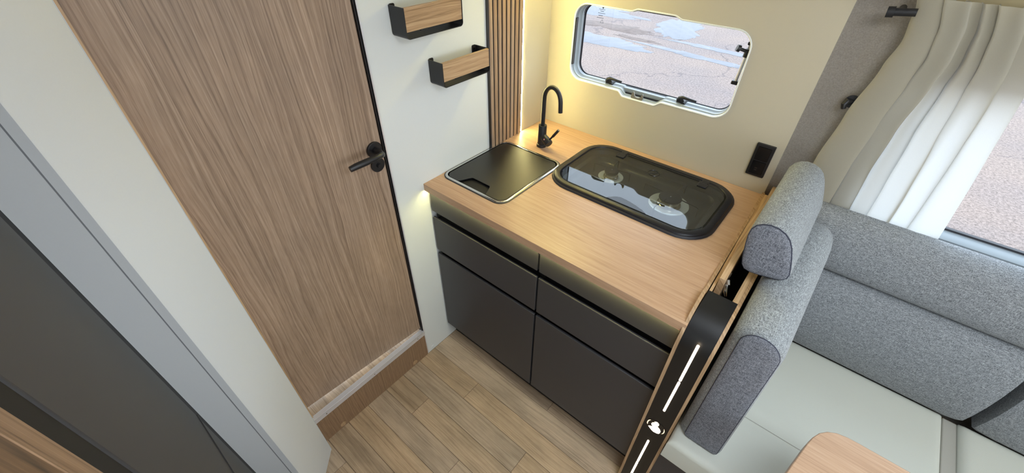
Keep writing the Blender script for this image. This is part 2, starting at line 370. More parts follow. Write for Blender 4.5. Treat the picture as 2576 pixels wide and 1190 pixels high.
# left wall in pieces: white panel, slats, led corner panel
wl = struct(obj('wall_left', B().box((-0.03, -0.845, 0), (0.0, -0.3725, CZ)), M_white, bevel=0.0008))
obj('corner_panel', B().box((-0.03, -0.170, 0), (0.0, 0.0, CZ)), M_kwall, wl)
obj('slat_backing', B().box((-0.03, -0.3725, 0), (0.0032, -0.1785, CZ)), M_blackp, wl)
obj('edge_trim', B().box((0.0, -0.3745, 0.9), (0.0045, -0.3650, CZ)), M_black, wl)['label'] = 'black edge strip beside the slats'
s0 = None
for k in range(8):
    ya = -0.3640 + k * 0.0232; yb = ya + 0.0168
    if s0 is None:
        pr_ = [(0.0030, ya), (0.0050, ya), (0.0062, ya + 0.0012), (0.0068, ya + 0.0084), (0.0062, yb - 0.0012), (0.0050, yb), (0.0030, yb)]
        s0 = obj('slat', B().prism(pr_, 2, 0.9, CZ), M_slat, wl, smooth=20)
    else:
        c = s0.copy(); COL.objects.link(c); c.parent = wl; c.location = (0, k * 0.0232, 0)
o = obj('led_strip', B().box((-0.010, -0.1772, 0.902), (0.0012, -0.1712, CZ)), M_led, wl); o['label'] = 'glowing warm vertical light strip'
obj('led_channel', B().box((-0.03, -0.1785, 0.0), (-0.0102, -0.170, CZ)), M_bead, wl)
obj('door_edge_seal', B().box((-0.05, -0.8490, 0.16), (-0.0045, -0.8450, CZ)), M_black, wl)
obj('door_edge_profile', B().box((-0.03, -0.8450, 0.0), (0.0012, -0.8405, CZ)), M_alu, wl)
obj('screw_cap', B().cyl((0.0, -0.808, 0.019), (0.0022, -0.808, 0.019), 0.0115), M_white, wl)

# kitchen side wall with the window opening
def win_outline():
    p = []
    def arc(cx, cz, r, a0, a1, n=8):
        for k in range(n + 1):
            a = math.radians(a0 + (a1 - a0) * k / n); p.append((cx + r * math.cos(a), cz + r * math.sin(a)))
    X0, X1, Z0, Z1, r = 0.110, 0.746, 1.112, 1.390, 0.052
    def ease(xa, za, xb, zb, n=7):
        for k in range(n + 1):
            t = k / n; s = t * t * (3 - 2 * t); p.append((xa + (xb - xa) * t, za + (zb - za) * s))
    arc(X1 - r, Z1 - r, r, 0, 90); ease(0.520, Z1, 0.490, Z1 + 0.009); ease(0.362, Z1 + 0.009, 0.334, Z1)
    arc(X0 + r, Z1 - r, r, 90, 180); arc(X0 + r, Z0 + r, r, 180, 270)
    ease(0.335, Z0, 0.360, Z0 - 0.017); ease(0.486, Z0 - 0.017, 0.518, Z0); arc(X1 - r, Z0 + r, r, 270, 360)
    return p
WO = win_outline()
wk = struct(obj('wall_kitchen', holed([(0.0, 0.0), (0.947, 0.0), (0.947, CZ), (0.0, CZ)], [WO], 1, 0.0, 0.012), M_kwall, smooth=30))
# felt lined wall with the dinette window
DX0, DX1, DZ0, DZ1 = 1.175, 2.35, 0.952, 1.375
DO = rr(DX0, DX1, DZ0, DZ1, 0.05)
wf = struct(obj('wall_dinette', holed([(-0.03, 0.0), (3.3, 0.0), (3.3, CZ), (-0.03, CZ)], [inset(WO, -0.004), DO], 1, 0.012, 0.034), M_felt, smooth=30))
struct(obj('ceiling', holed([(-0.1, -2.45), (3.3, -2.45), (3.3, 0.03), (-0.1, 0.03)], [[(1.2, -1.5), (1.9, -1.5), (1.9, -0.8), (1.2, -0.8)]], 2, CZ, CZ + 0.03), M_ceil))
struct(obj('wall_front', B().box((3.3, -2.45, 0), (3.34, 0.03, CZ)), M_ceil))
struct(obj('wall_back', holed([(-0.1, 0), (3.3, 0), (3.3, CZ), (-0.1, CZ)], [[(1.35, 0.95), (2.45, 0.95), (2.45, 1.55), (1.35, 1.55)]], 1, -2.41, -2.35), M_ceil))

# kitchen window: bead, reveal, seal, acrylic pane, stays and latches
win = struct(thing('window_1', 'hinged acrylic kitchen window with rounded corners', 'window', (0.43, 0, 1.1)))
del win['category']
def ring(p_out, ya, p_in, yb):
    return [[(x, ya, z) for x, z in p_out], [(x, yb, z) for x, z in p_in]]
W1, W2, W3, W4 = inset(WO, 0.0035), inset(WO, 0.006), inset(WO, 0.008), inset(WO, 0.011)
obj('bead', B().loft([[(x, -0.0025, z) for x, z in inset(WO, -0.0008)], [(x, -0.0030, z) for x, z in inset(WO, 0.0005)], [(x, -0.0015, z) for x, z in W1], [(x, 0.003, z) for x, z in W1], [(x, 0.003, z) for x, z in inset(WO, -0.002)]], loop=True), M_bead, win)
obj('reveal', B().loft([[(x, 0.003, z) for x, z in W1], [(x, 0.014, z) for x, z in W1], [(x, 0.016, z) for x, z in W2], [(x, 0.026, z) for x, z in W2],
     [(x, 0.028, z) for x, z in W1], [(x, 0.040, z) for x, z in W2], [(x, 0.042, z) for x, z in W3], [(x, 0.058, z) for x, z in W3], [(x, 0.058, z) for x, z in inset(WO, -0.003)], [(x, 0.012, z) for x, z in inset(WO, -0.003)]], loop=True), M_frame, win)
rectin = rr(0.117, 0.738, 1.117, 1.383, 0.048)
obj('seal', B().loft([[(x, 0.050, z) for x, z in inset(rectin, -0.004)], [(x, 0.050, z) for x, z in inset(rectin, 0.0)], [(x, 0.060, z) for x, z in inset(rectin, 0.002)], [(x, 0.062, z) for x, z in inset(rectin, -0.006)]], loop=True), M_rubber, win)
obj('seal_lip', B().loft([[(x, 0.063, z) for x, z in inset(rectin, -0.004)], [(x, 0.063, z) for x, z in inset(rectin, 0.004)], [(x, 0.066, z) for x, z in inset(rectin, 0.004)], [(x, 0.066, z) for x, z in inset(rectin, -0.006)]], loop=True), M_rubber, win)
obj('pane', B().prism(rr(0.10, 0.756, 1.095, 1.405, 0.05), 1, 0.070, 0.0735), M_glass, win)
# printed marks on the acrylic (too small to read)
b = B()
for i, (dx, dz, ww) in enumerate([(0, 0, .026), (.006, -.006, .014), (-.002, -.013, .028), (0, -.021, .018), (-.006, -.029, .028)]):
    for k in range(int(ww / 0.0035)):
        x = 0.172 + dx + k * 0.0038; z = 1.362 + dz; b.box((x, 0.0688, z), (x + 0.0022 + 0.001 * ((k * i) % 2), 0.0698, z + 0.0018))
b.cyl((0.188, 0.0688, 1.369), (0.188, 0.0698, 1.369), 0.003)
b.loopstube([(0.190, 0.0692, 1.329), (0.183, 0.0692, 1.318), (0.197, 0.0692, 1.318)], 0.0008, 6)
obj('printed_marks', b, M_navy, win)
# recessed grip at the top and bottom of the surround
obj('grip_recess', B().box((0.34, 0.046, 1.3845), (0.512, 0.058, 1.3975)), M_rubber, win)
obj('sill_step', B().prism([(0.332, 1.1175), (0.352, 1.098), (0.496, 1.098), (0.516, 1.1175)], 1, 0.036, 0.0575), M_frame, win)
obj('sill_shade', B().box((0.345, 0.030, 1.0965), (0.505, 0.036, 1.104)), M_rubber, win)
obj('blind_guide', B().box((0.1135, 0.004, 1.165), (0.1185, 0.016, 1.335)), M_rubber, win)
obj('cradle_hook', B().prism([(0.396, 1.094), (0.436, 1.094), (0.440, 1.103), (0.440, 1.118), (0.4365, 1.122), (0.433, 1.116), (0.430, 1.109), (0.424, 1.105), (0.417, 1.104), (0.410, 1.106), (0.405, 1.111), (0.402, 1.120), (0.399, 1.123), (0.394, 1.116), (0.392, 1.103)], 1, 0.004, 0.010), plain('grey_hook', (116, 112, 104), 0.5), win)
for x in (0.262, 0.556):
    la = obj('latch', B().prism([(x, 1.108), (x + 0.030, 1.108), (x + 0.034, 1.118), (x + 0.026, 1.128), (x + 0.020, 1.136), (x + 0.006, 1.134), (x, 1.124)], 1, 0.034, 0.052), M_black, win, bevel=0.001)
    obj('lever', B().tube([(x + 0.004, 0.032, 1.126), (x + 0.010, 0.028, 1.137), (x + 0.022, 0.026, 1.142), (x + 0.048, 0.025, 1.1405), (x + 0.072, 0.026, 1.139)], [0.005, 0.006, 0.006, 0.0042, 0.0035], 10), M_black, la)
    obj('latch_pin', B().cyl((x + 0.028, 0.026, 1.118), (x + 0.028, 0.058, 1.118), 0.0065, n=12), M_blackp, la)
arm = obj('stay_arm', B().tube([(0.7345, 0.030, 1.348), (0.7275, 0.034, 1.232)], 0.0048, 14), M_alu, win)
obj('stay_collar', B().tube([(0.7335, 0.030, 1.334), (0.7320, 0.031, 1.310)], [0.0085, 0.009], 14), M_black, arm)
obj('stay_pivot', B().box((0.727, 0.020, 1.346), (0.742, 0.044, 1.356)), M_black, arm, bevel=0.003)
obj('stay_foot', B().box((0.716, 0.026, 1.222), (0.7375, 0.046, 1.234)), M_black, arm, bevel=0.003)
obj('stay_rail', B().box((0.7365, 0.030, 1.225), (0.740, 0.045, 1.262)), M_black, arm)
obj('stay_knob', B().tube([(0.731, 0.028, 1.327), (0.712, 0.018, 1.333), (0.711, 0.0175, 1.3333), (0.703, 0.013, 1.336)], [0.005, 0.005, 0.0105, 0.0095], 14), M_black, arm)
for (x, z) in ((0.158, 1.368), (0.716, 1.362)):
    obj('vent_plug', B().cyl((x, 0.066, z), (x, 0.069, z), 0.004, n=14), M_glass, win)

# dinette window
w2 = struct(thing('window_2', 'dinette window behind the curtain', 'window', (1.7, 0, 0.95))); del w2['category']
D1, D2, D3 = inset(DO, 0.008), inset(DO, 0.012), inset(DO, 0.016)
obj('frame', B().loft([[(x, 0.004, z) for x, z in inset(DO, -0.014)], [(x, -0.002, z) for x, z in inset(DO, -0.010)], [(x, -0.002, z) for x, z in inset(DO, 0.002)], [(x, 0.010, z) for x, z in D1], [(x, 0.030, z) for x, z in D1], [(x, 0.048, z) for x, z in D2], [(x, 0.048, z) for x, z in inset(DO, -0.014)]], loop=True), M_frame, w2)
obj('seal', B().loft([[(x, 0.040, z) for x, z in D1], [(x, 0.040, z) for x, z in D3], [(x, 0.052, z) for x, z in D3], [(x, 0.052, z) for x, z in D1]], loop=True), M_rubber, w2)
obj('pane', B().prism(inset(DO, -0.01), 1, 0.056, 0.0595), M_glass, w2)

# door, jambs, threshold and step
ang = [(-0.050, -1.374), (-0.0105, -0.8505)]      # plan line of the door face, slightly ajar
def dp(t, off=0.0):
    a, b_ = Vector(ang[0]), Vector(ang[1]); d = (b_ - a).normalized(); nrm = Vector((d.y, -d.x)); p = a.lerp(b_, t) + nrm * off; return (p.x, p.y)
door = struct(obj('door_1', B().prism([dp(0), dp(1), dp(1, -0.035), dp(0, -0.035)], 2, 0.1915, CZ - 0.02), M_door, bevel=0.0015))
door['label'] = 'oak grained bathroom door with a black handle'
hp = dp(0.948)
hd = obj('door_handle', B().tube([(hp[0], hp[1], 1.0940), (hp[0] + 0.006, hp[1], 1.0940)], 0.0255, 36).tube([(hp[0] + 0.006, hp[1], 1.0940), (hp[0] + 0.008, hp[1], 1.0940)], [0.0255, 0.0235], 36), M_black, door)
path = [(hp[0] + 0.004, hp[1], 1.0940), (hp[0] + 0.030, hp[1] - 0.000, 1.0940), (hp[0] + 0.044, hp[1] - 0.003, 1.0940), (hp[0] + 0.054, hp[1] - 0.014, 1.0985), (hp[0] + 0.057, hp[1] - 0.034, 1.1000), (hp[0] + 0.056, hp[1] - 0.066, 1.0995), (hp[0] + 0.052, hp[1] - 0.098, 1.0975), (hp[0] + 0.050, hp[1] - 0.116, 1.0955)]
obj('lever', B().tube(path, [0.0105, 0.0100, 0.0098, 0.0088, 0.0085, 0.0100, 0.0098, 0.0085], 18), M_black, hd, smooth=50)
obj('lock_rose', B().tube([(hp[0], hp[1], 1.0420), (hp[0] + 0.006, hp[1], 1.0420)], 0.0235, 32).tube([(hp[0] + 0.006, hp[1], 1.0420), (hp[0] + 0.015, hp[1], 1.0420)], [0.008, 0.0065], 16), M_black, hd)
st = struct(obj('trim_1', B().box((-0.010, -1.386, 0.0), (0.002, -0.8455, 0.152)), M_riser, smooth=0), 'oak grained step riser below the door')
for yy in (-1.300, -0.922):
    obj('screw_cap', B().cyl((0.0015, yy, 0.019), (0.0038, yy, 0.019), 0.0125), M_edgez, st)
th = struct(obj('trim_2', B().box((-0.012, -1.386, 0.152), (0.0055, -0.8455, 0.1555)).box((0.0025, -1.386, 0.150), (0.0060, -0.8455, 0.1745)).prism([(-0.016, 0.1715), (0.006, 0.1725), (0.006, 0.1755), (-0.016, 0.1745)], 1, -1.386, -0.8455), M_alu, smooth=20, bevel=0.0006), 'silver aluminium nosing on the step')
for yy in (-1.335, -1.115, -0.885):
    obj('screw', B().cyl((0.0060, yy, 0.162), (0.0070, yy, 0.162), 0.0028, n=12), M_steel, th)
tr = struct(obj('trim_3', B().box((-0.20, -1.386, 0.150), (-0.0125, -0.8455, 0.1675)), M_plank), 'vinyl covered threshold behind the door')
for a, b_ in ((-1.386, -1.303), (-1.303, -1.208), (-1.208, -1.112), (-1.112, -1.016), (-1.016, -0.921), (-0.921, -0.8455)):
    obj('threshold_plank', B().box((-0.195, a + 0.0003, 0.1675), (-0.0125, b_ - 0.0003, 0.1705)), M_plank, tr, smooth=0)
struct(obj('trim_4', B().box((-0.09, -1.3875, 0.1705), (-0.010, -1.3760, CZ)), M_edgez), 'narrow oak jamb at the hinge side of the door')
# column beside the door
colp = [(-0.14, -1.3865), (0.044, -1.3865), (0.1665, -1.5090), (0.1672, -1.5105), (0.1580, -1.5255), (0.1270, -1.5920), (0.120, -1.62), (-0.14, -1.62)]
wc = struct(obj('wall_partition', B().prism(colp, 2, 0.0, CZ), M_white2, smooth=20))
obj('edge_band', B().box((-0.05, -1.3866, 0.0), (0.0435, -1.3855, CZ)), M_bead, wc)
obj('joint_line', B().box((0.0436, -1.3868, 0.0), (0.0446, -1.3858, CZ)), M_greyp, wc)
obj('corner_joint', B().prism([(0.1578, -1.5252), (0.1586, -1.5249), (0.1577, -1.5270), (0.1569, -1.5272)], 2, 0.0, CZ), plain('joint_grey', (128, 131, 136), 0.6), wc)

# ================================================================ KITCHEN UNIT
H = 0.90
wt = thing('worktop', 'light oak kitchen worktop holding the sink and the hob', 'worktop', (0.48, -0.36, 0.87))
sink_o = rr(0.002, 0.304, -0.648, -0.281, 0.042); hob_o = rr(0.296, 0.890, -0.424, -0.040, 0.105)
obj('slab', holed([(0.0005, -0.724), (0.966, -0.724), (0.9455, -0.0005), (0.0005, -0.0005)], [inset(sink_o, 0.010), inset(hob_o, 0.016)], 2, 0.872, 0.900), M_top, wt, smooth=20)
lb = obj('light_strip', B().box((0.002, -0.7228, 0.8711), (0.956, -0.7175, 0.8719)), M_led2, wt); lb['label'] = 'warm light strip under the front edge'

cb = thing('kitchen_cabinet', 'charcoal base cabinet with six fronts and recessed grip gaps', 'cabinet', (0.48, -0.35, 0.0))
FY = -0.7095
obj('body', B().box((0.006, -0.678, 0.115), (0.955, -0.012, 0.50)), M_blackp, cb)
obj('rail', B().box((0.006, -0.685, 0.50), (0.955, -0.664, 0.868)), M_blackp, cb)
obj('plinth', B().box((0.002, -0.660, 0.0005), (0.955, -0.630, 0.115)), M_blackp, cb)
def front(name, x0, x1, z0, z1, top=True):
    # front with a bevelled grip edge at its top
    if top: prf = [(-0.6865, z0), (FY, z0), (FY, z1 - 0.002), (FY + 0.002, z1), (-0.7010, z1), (-0.6995, z1 - 0.018), (-0.6865, z1 - 0.018)]
    else: prf = [(-0.6865, z0), (FY, z0), (FY, z1), (-0.6865, z1)]
    return obj(name, B().prism(prf, 0, x0, x1), M_char, cb, smooth=20, bevel=0.0009, seg=2)
for (a, b_) in ((0.010, 0.5045), (0.5125, 0.955)):
    front('fascia', a, b_, 0.779, 0.866, False)
    front('drawer', a, b_, 0.585, 0.7495)
    front('drawer', a, b_, 0.112, 0.5635)
    for z0, z1 in ((0.7505, 0.778), (0.5645, 0.584)):
        obj('grip_recess', B().box((a + 0.012, -0.6868, z0 - 0.018), (b_ - 0.004, -0.6850, z1)).box((a + 0.010, -0.6996, z0 - 0.0188), (b_ - 0.002, -0.6860, z0 - 0.008)), M_blackg, cb)

# sink
sk = thing('sink', 'black covered sink with a steel rim beside the white wall', 'sink', (0.153, -0.465, 0.9))
def flat(loop, z): return [(x, y, z) for x, y in loop]
obj('gasket', B().loft([flat(sink_o, 0.8995), flat(sink_o, 0.9015), flat(inset(sink_o, 0.004), 0.9025), flat(inset(sink_o, 0.006), 0.8995)], loop=True), M_rubber, sk)
obj('rim', B().loft([flat(inset(sink_o, 0.004), 0.9000), flat(inset(sink_o, 0.004), 0.9030), flat(inset(sink_o, 0.0075), 0.9048), flat(inset(sink_o, 0.013), 0.9040), flat(inset(sink_o, 0.0145), 0.894), flat(inset(sink_o, 0.012), 0.894)], loop=True), M_steel, sk, smooth=50)
obj('bowl', B().loft([flat(inset(sink_o, 0.0145), 0.895), flat(inset(sink_o, 0.02), 0.79), flat(inset(sink_o, 0.03), 0.785)], False, True), M_blackg, sk)
# cover with the finger cut-out at its front-left corner
c0 = inset(sink_o, 0.0165)
xs0, xs1, ys0, ys1 = min(p[0] for p in c0), max(p[0] for p in c0), min(p[1] for p in c0), max(p[1] for p in c0)
gx0, gx1, gy = 0.098, 0.212, -0.583
cov = [p for p in rr(xs0, xs1, ys0, ys1, 0.028)]
# last arc ends at the front right; insert the notch between front-left and front-right corners
ncorner = 9
fl_end = cov[:27]; fr_ = cov[27:]
def cubic(p0, p1, n=6):
    return [(p0[0] + (p1[0] - p0[0]) * k / n, p0[1] + (p1[1] - p0[1]) * (3 * (k / n) ** 2 - 2 * (k / n) ** 3)) for k in range(1, n + 1)]
notch = [(gx0 - 0.020, ys0)] + cubic((gx0 - 0.020, ys0), (gx0 + 0.012, gy)) + [(gx1 - 0.022, gy)] + cubic((gx1 - 0.022, gy), (gx1 + 0.006, ys0))
covn = fl_end + notch + fr_
sc_ = obj('cover', B().prism(covn, 2, 0.8985, 0.9025), M_sink, sk, smooth=20, bevel=0.0007)
obj('grip_well', B().box((gx0 - 0.025, ys0 + 0.001, 0.880), (gx1 + 0.012, gy + 0.012, 0.8935)), M_blackp, sk)

# hob
hb = thing('hob', 'two burner gas hob under a smoked glass lid', 'hob', (0.59, -0.23, 0.9))
obj('gasket', B().loft([flat(hob_o, 0.9), flat(inset(hob_o, 0.0015), 0.905), flat(inset(hob_o, 0.006), 0.907), flat(inset(hob_o, 0.008), 0.9)], loop=True), M_rubber, hb, smooth=60)
obj('rim', B().loft([flat(inset(hob_o, 0.006), 0.9), flat(inset(hob_o, 0.0065), 0.9085), flat(inset(hob_o, 0.010), 0.9125), flat(inset(hob_o, 0.028), 0.9135), flat(inset(hob_o, 0.0305), 0.9105), flat(inset(hob_o, 0.032), 0.900), flat(inset(hob_o, 0.028), 0.898)], loop=True), M_hobrim, hb, smooth=50)
gl_o = inset(hob_o, 0.0345)
obj('glass_lid', B().prism(gl_o, 2, 0.9085, 0.9125), M_hobglass, hb, bevel=0.0008)
pan = inset(hob_o, 0.030)
obj('pan', B().loft([flat(pan, 0.900), flat(inset(pan, 0.010), 0.886), flat(inset(pan, 0.028), 0.884), flat(inset(pan, 0.036), 0.872), flat(inset(pan, 0.05), 0.8665)], False, True), M_hobpan, hb)
for x in (0.447, 0.768):
    obj('hinge', B().box((x - 0.0165, -0.116, 0.9095), (x + 0.0165, -0.092, 0.9165)).box((x - 0.012, -0.094, 0.909), (x + 0.012, -0.066, 0.9155)), M_hobrim, hb, bevel=0.002)
obj('slot', B().box((0.468, -0.0835, 0.9125), (0.748, -0.0790, 0.9140)), M_blackp, hb)
def burner(cx, cy, r, kind):
    bu = obj('burner', B().lathe((cx, cy), [(r * 0.9, 0.890), (r * 0.98, 0.892), (r, 0.8935), (r, 0.8965), (r * 0.94, 0.8985), (0.004, 0.8995), (0.0035, 0.900), (0.001, 0.9002)]), M_hobrim, hb)
    obj('burner_head', B().lathe((cx, cy), [(r * 1.05, 0.868), (r * 1.02, 0.874), (r * 0.90, 0.876), (r * 0.90, 0.886), (r * 0.96, 0.888), (r * 0.96, 0.8925)]), M_brass, bu)
    obj('drip_ring', B().lathe((cx, cy), [(r * 1.75, 0.8672), (r * 1.75, 0.8700), (r * 1.6, 0.8712), (r * 1.07, 0.8690), (r * 1.07, 0.8672)], 48), M_ringm, bu)
    obj('cap_dot', B().lathe((cx, cy), [(0.0028, 0.8998), (0.0022, 0.9012), (0.0005, 0.9014)], 12), M_steel, bu)
    for k in range(4):
        a = math.radians(kind + 90 * k); d = Vector((math.cos(a), math.sin(a), 0)); c = Vector((cx, cy, 0))
        obj('trivet_arm', B().tube([c + d * r * 0.78 + Vector((0, 0, 0.9052)), c + d * r * 2.5 + Vector((0, 0, 0.9052)), c + d * r * 2.62 + Vector((0, 0, 0.903)), c + d * r * 2.62 + Vector((0, 0, 0.868))], 0.0017, 8), M_hobrim, bu)
burner(0.462, -0.196, 0.0270, 8)
burner(0.706, -0.222, 0.0390, -8)
obj('grip_scoop', B().prism([(0.548, -0.3885), (0.690, -0.3885), (0.672, -0.3770), (0.640, -0.3660), (0.610, -0.3590), (0.588, -0.3570), (0.572, -0.3620), (0.558, -0.3740)], 2, 0.9122, 0.9134), M_blackg, hb, smooth=0)
# warning symbol printed on the lid: open flame crossed out
ws = obj('warning_symbol', B().loopstube([(0.601 + 0.0205 * math.cos(a / 24 * 2 * PI), -0.138 + 0.0205 * math.sin(a / 24 * 2 * PI), 0.9126) for a in range(24)], 0.0017, 6).tube([(0.587, -0.153, 0.9127), (0.615, -0.123, 0.9127)], 0.0012, 6)
         .prism([(0.601, -0.150), (0.607, -0.146), (0.607, -0.139), (0.602, -0.128), (0.598, -0.138), (0.596, -0.144)], 2, 0.9125, 0.9129), M_blackg, hb)
ws['label'] = 'printed round no-flame symbol'
for k, x in enumerate((0.592, 0.604, 0.617)):
    obj('printed_mark', B().prism([(x, -0.170), (x + 0.006, -0.170), (x + 0.003, -0.1645)], 2, 0.9125, 0.9128), M_brown, hb, smooth=0)

# tap
tp = thing('tap', 'black swan-neck tap standing behind the sink', 'tap', (0.148, -0.220, 0.9))
tx, ty = 0.148, -0.220
obj('body', B().lathe((tx, ty), [(0.0205, 0.9), (0.0205, 0.909), (0.0195, 0.911), (0.0170, 0.912), (0.0168, 0.989), (0.0160, 0.991), (0.009, 0.991)]), M_black, tp)
pth = [(tx, ty, 0.985), (tx, ty, 1.085)]
ra = 0.041
for k in range(1, 15):
    a = math.radians(180 - k * 12.2); pth.append((tx + (ra + ra * math.cos(a)) * 0.98, ty - (ra + ra * math.cos(a)) * 0.10, 1.098 + (ra + 0.012) * math.sin(a) if a > 0 else 1.09))
e_ = pth[-1]; pth.append((e_[0] + 0.003, e_[1], 1.068))
obj('spout', B().tube(pth, 0.0082, 18), M_black, tp, smooth=60)
cart = obj('mixer', B().tube([(tx + 0.004, ty - 0.001, 0.946), (tx + 0.024, ty - 0.007, 0.938), (tx + 0.0245, ty - 0.0072, 0.938), (tx + 0.045, ty - 0.013, 0.930), (tx + 0.047, ty - 0.0136, 0.9292)], [0.0150, 0.0150, 0.0160, 0.0160, 0.0145], 24), M_black, tp)
obj('handle_rod', B().tube([(tx + 0.043, ty - 0.011, 0.944), (tx + 0.054, ty - 0.006, 0.960), (tx + 0.056, ty - 0.005, 0.962), (tx + 0.074, ty + 0.003, 0.990)], [0.0036, 0.0040, 0.0056, 0.0056], 14), M_black, cart)
obj('rod_cap', B().tube([(tx + 0.0738, ty + 0.003, 0.9898), (tx + 0.0748, ty + 0.0034, 0.9915)], 0.0050, 14), M_steel, cart)
obj('temperature_mark', B().tube([(tx + 0.026, ty - 0.021, 0.945), (tx + 0.026, ty - 0.0232, 0.946)], [0.003, 0.0025], 8), plain('pink_mark', (190, 130, 130), 0.4), cart)

# sockets on the wall
so = thing('wall_socket', 'black double socket frame at the right end of the kitchen wall', 'socket', (0.895, 0, 0.96))
obj('frame', B().loft([[(x, 0.0, z) for x, z in rr(0.8660, 0.9240, 0.960, 1.075, 0.003)], [(x, -0.008, z) for x, z in rr(0.8665, 0.9235, 0.9605, 1.0745, 0.003)], [(x, -0.009, z) for x, z in rr(0.8725, 0.9175, 0.9665, 1.0685, 0.002)]]), M_black, so, smooth=20)
obj('switch_rocker', B().loft([[(x, -0.008, z) for x, z in rr(0.8745, 0.9155, 1.0195, 1.0665, 0.002)], [(x, -0.0125, z) for x, z in rr(0.8755, 0.9145, 1.0205, 1.0655, 0.002)]]), M_blackg, so, smooth=20)
sq = obj('usb_socket', B().loft([[(x, -0.008, z) for x, z in rr(0.8745, 0.9155, 0.9685, 1.0155, 0.002)], [(x, -0.0115, z) for x, z in rr(0.8755, 0.9145, 0.9695, 1.0145, 0.002)]]), M_blackg, so, smooth=20)
obj('usb_port', B().box((0.888, -0.0119, 0.990), (0.896, -0.0114, 0.9935)), M_brown, sq)
obj('usb_port', B().box((0.888, -0.0119, 0.983), (0.896, -0.0114, 0.9865)), M_brown, sq)

# wall shelves: bent black metal band, oak board in front
def shelf(y0, z0, z1, label):
    y1 = y0 + 0.211; d = 0.0635
    s = thing('wall_shelf', label, 'shelf', (0.0, (y0 + y1) / 2, z0), 'small wall shelves on the white wall')
    r = 0.011
    def U(t):
        out = [(y0 + t, z1)]
        out += [(y0 + r + (r - t) * math.cos(math.radians(a)), z0 + r + (r - t) * math.sin(math.radians(a))) for a in range(180, 271, 15)]
        out += [(y1 - r + (r - t) * math.cos(math.radians(a)), z0 + r + (r - t) * math.sin(math.radians(a))) for a in range(270, 361, 15)]
        out += [(y1 - t, z1)]; return out
    o_, i_ = U(0), U(0.0022)
    k = B(); n = len(o_)
    rings = [[(x, p[0], p[1]) for p in lp] for x, lp in ((0.001, o_), (d, o_), (d, i_), (0.001, i_))]
    vs = [p for rg in rings for p in rg]; fs = []
    for q in range(4):
        a = q * n; c = ((q + 1) % 4) * n
        for j in range(n - 1): fs.append((a + j, a + j + 1, c + j + 1, c + j))
    fs += [(0, n, 2 * n, 3 * n), (n - 1, 2 * n - 1, 3 * n - 1, 4 * n - 1)]
    k.add(vs, fs); obj('bracket', k, M_black, s, smooth=40)
    obj('front_board', B().box((d - 0.0125, y0 + 0.0024, z0 + 0.0185), (d - 0.0012, y1 - 0.0024, z1 - 0.001)), M_shelf, s, bevel=0.0006)
    for ya, yb in ((y0 + 0.0022, y0 + 0.020), (y1 - 0.020, y1 - 0.0022)):
        fb = obj('wall_flange', B().prism(rr(ya, yb, z1 - 0.030, z1 + 0.002, 0.004, 4), 0, 0.0005, 0.0025), M_black, s)
        obj('screw', B().cyl((0.0025, (ya + yb) / 2, z1 - 0.010), (0.0038, (ya + yb) / 2, z1 - 0.010), 0.003, n=12), M_brown, fb)
    obj('clip', B().box((d - 0.016, y0 + 0.052, z0 + 0.0155), (d - 0.001, y0 + 0.078, z0 + 0.019)), M_black, s)
    return s
shelf(-0.7515, 1.394, 1.4715, 'upper of two oak and black metal wall shelves')
shelf(-0.6385, 1.232, 1.3065, 'lower wall shelf, overlapping the slatted panel')

# ================================================================ CURVED LIGHT PILASTER
pl = thing('end_partition', 'black curved partition end with glowing light lines and an emblem', 'partition', (1.003, -0.4, 0.0))
def curve(off=0.0, flat_to=-0.600, base=0.0):
    pts = [(-0.740 - off, base)]
    for k in range(0, 13):
        a = math.radians(180 - 90 * k / 12); pts.append((-0.650 + (0.090 + off) * math.cos(a), 0.835 + (0.090 + off) * math.sin(a)))
    pts.append((flat_to, 0.925 + off)); return pts
out_ = curve(0.0); in_ = [(p[0] + 0.012 if i < 3 else p[0], p[1]) for i, p in enumerate(out_)]
inner = [(-0.728, 0.0)] + [(-0.650 + 0.078 * math.cos(math.radians(180 - 90 * k / 12)), 0.835 + 0.078 * math.sin(math.radians(180 - 90 * k / 12))) for k in range(13)] + [(-0.600, 0.913)]
def skew(x, y):   # the worktop end and the partition run slightly off square
    return x
k = B(); rings = [[(x, p[0], p[1]) for p in out_ + inner[::-1]] for x in (0.9675, 1.0395)]; k.loft(rings)
cp = obj('curved_panel', k, M_pilaster, pl, smooth=30)
side_o = curve(0.002, -0.600) ; 
def side(x0, x1, name, lab):
    poly = curve(0.002, -0.600) + [(-0.600, 0.9085), (0.0, 0.9085), (0.0, 0.0)]
    dx = -0.017
    ks = B(); P0 = []; P1 = []
    for (yy, zz) in poly:
        s_ = dx * max(0.0, (yy + 0.74) / 0.74) if x0 < 1.0 else 0.0
        P0.append((x0 + s_, yy, zz)); P1.append((x1 + s_, yy, zz))
    ks.loft([P0, P1]); o = obj(name, ks, M_edgez, pl, smooth=30); return o
side(0.9598 - 0.001, 0.9672, 'side_panel', '')
side(1.0398, 1.0480, 'side_panel', '')
rb = obj('top_rail', B().hexa([(0.9535, -0.598, 0.895), (0.9640, -0.598, 0.895), (0.9480, -0.002, 0.895), (0.9385, -0.002, 0.895)][:0] or [(0.9672, -0.598, 0.30), (0.9735, -0.598, 0.30), (0.9625, -0.01, 0.30), (0.950, -0.01, 0.30)],
     [(0.9672, -0.598, 0.9085), (0.9735, -0.598, 0.9085), (0.9625, -0.01, 0.9085), (0.950, -0.01, 0.9085)]), M_edgey, pl)
obj('side_rail', B().box((1.026, -0.598, 0.880), (1.0395, -0.01, 0.9085)), M_edgey, pl)
obj('cavity_floor', B().box((0.970, -0.598, 0.70), (1.039, -0.02, 0.71)), M_blackp, pl)
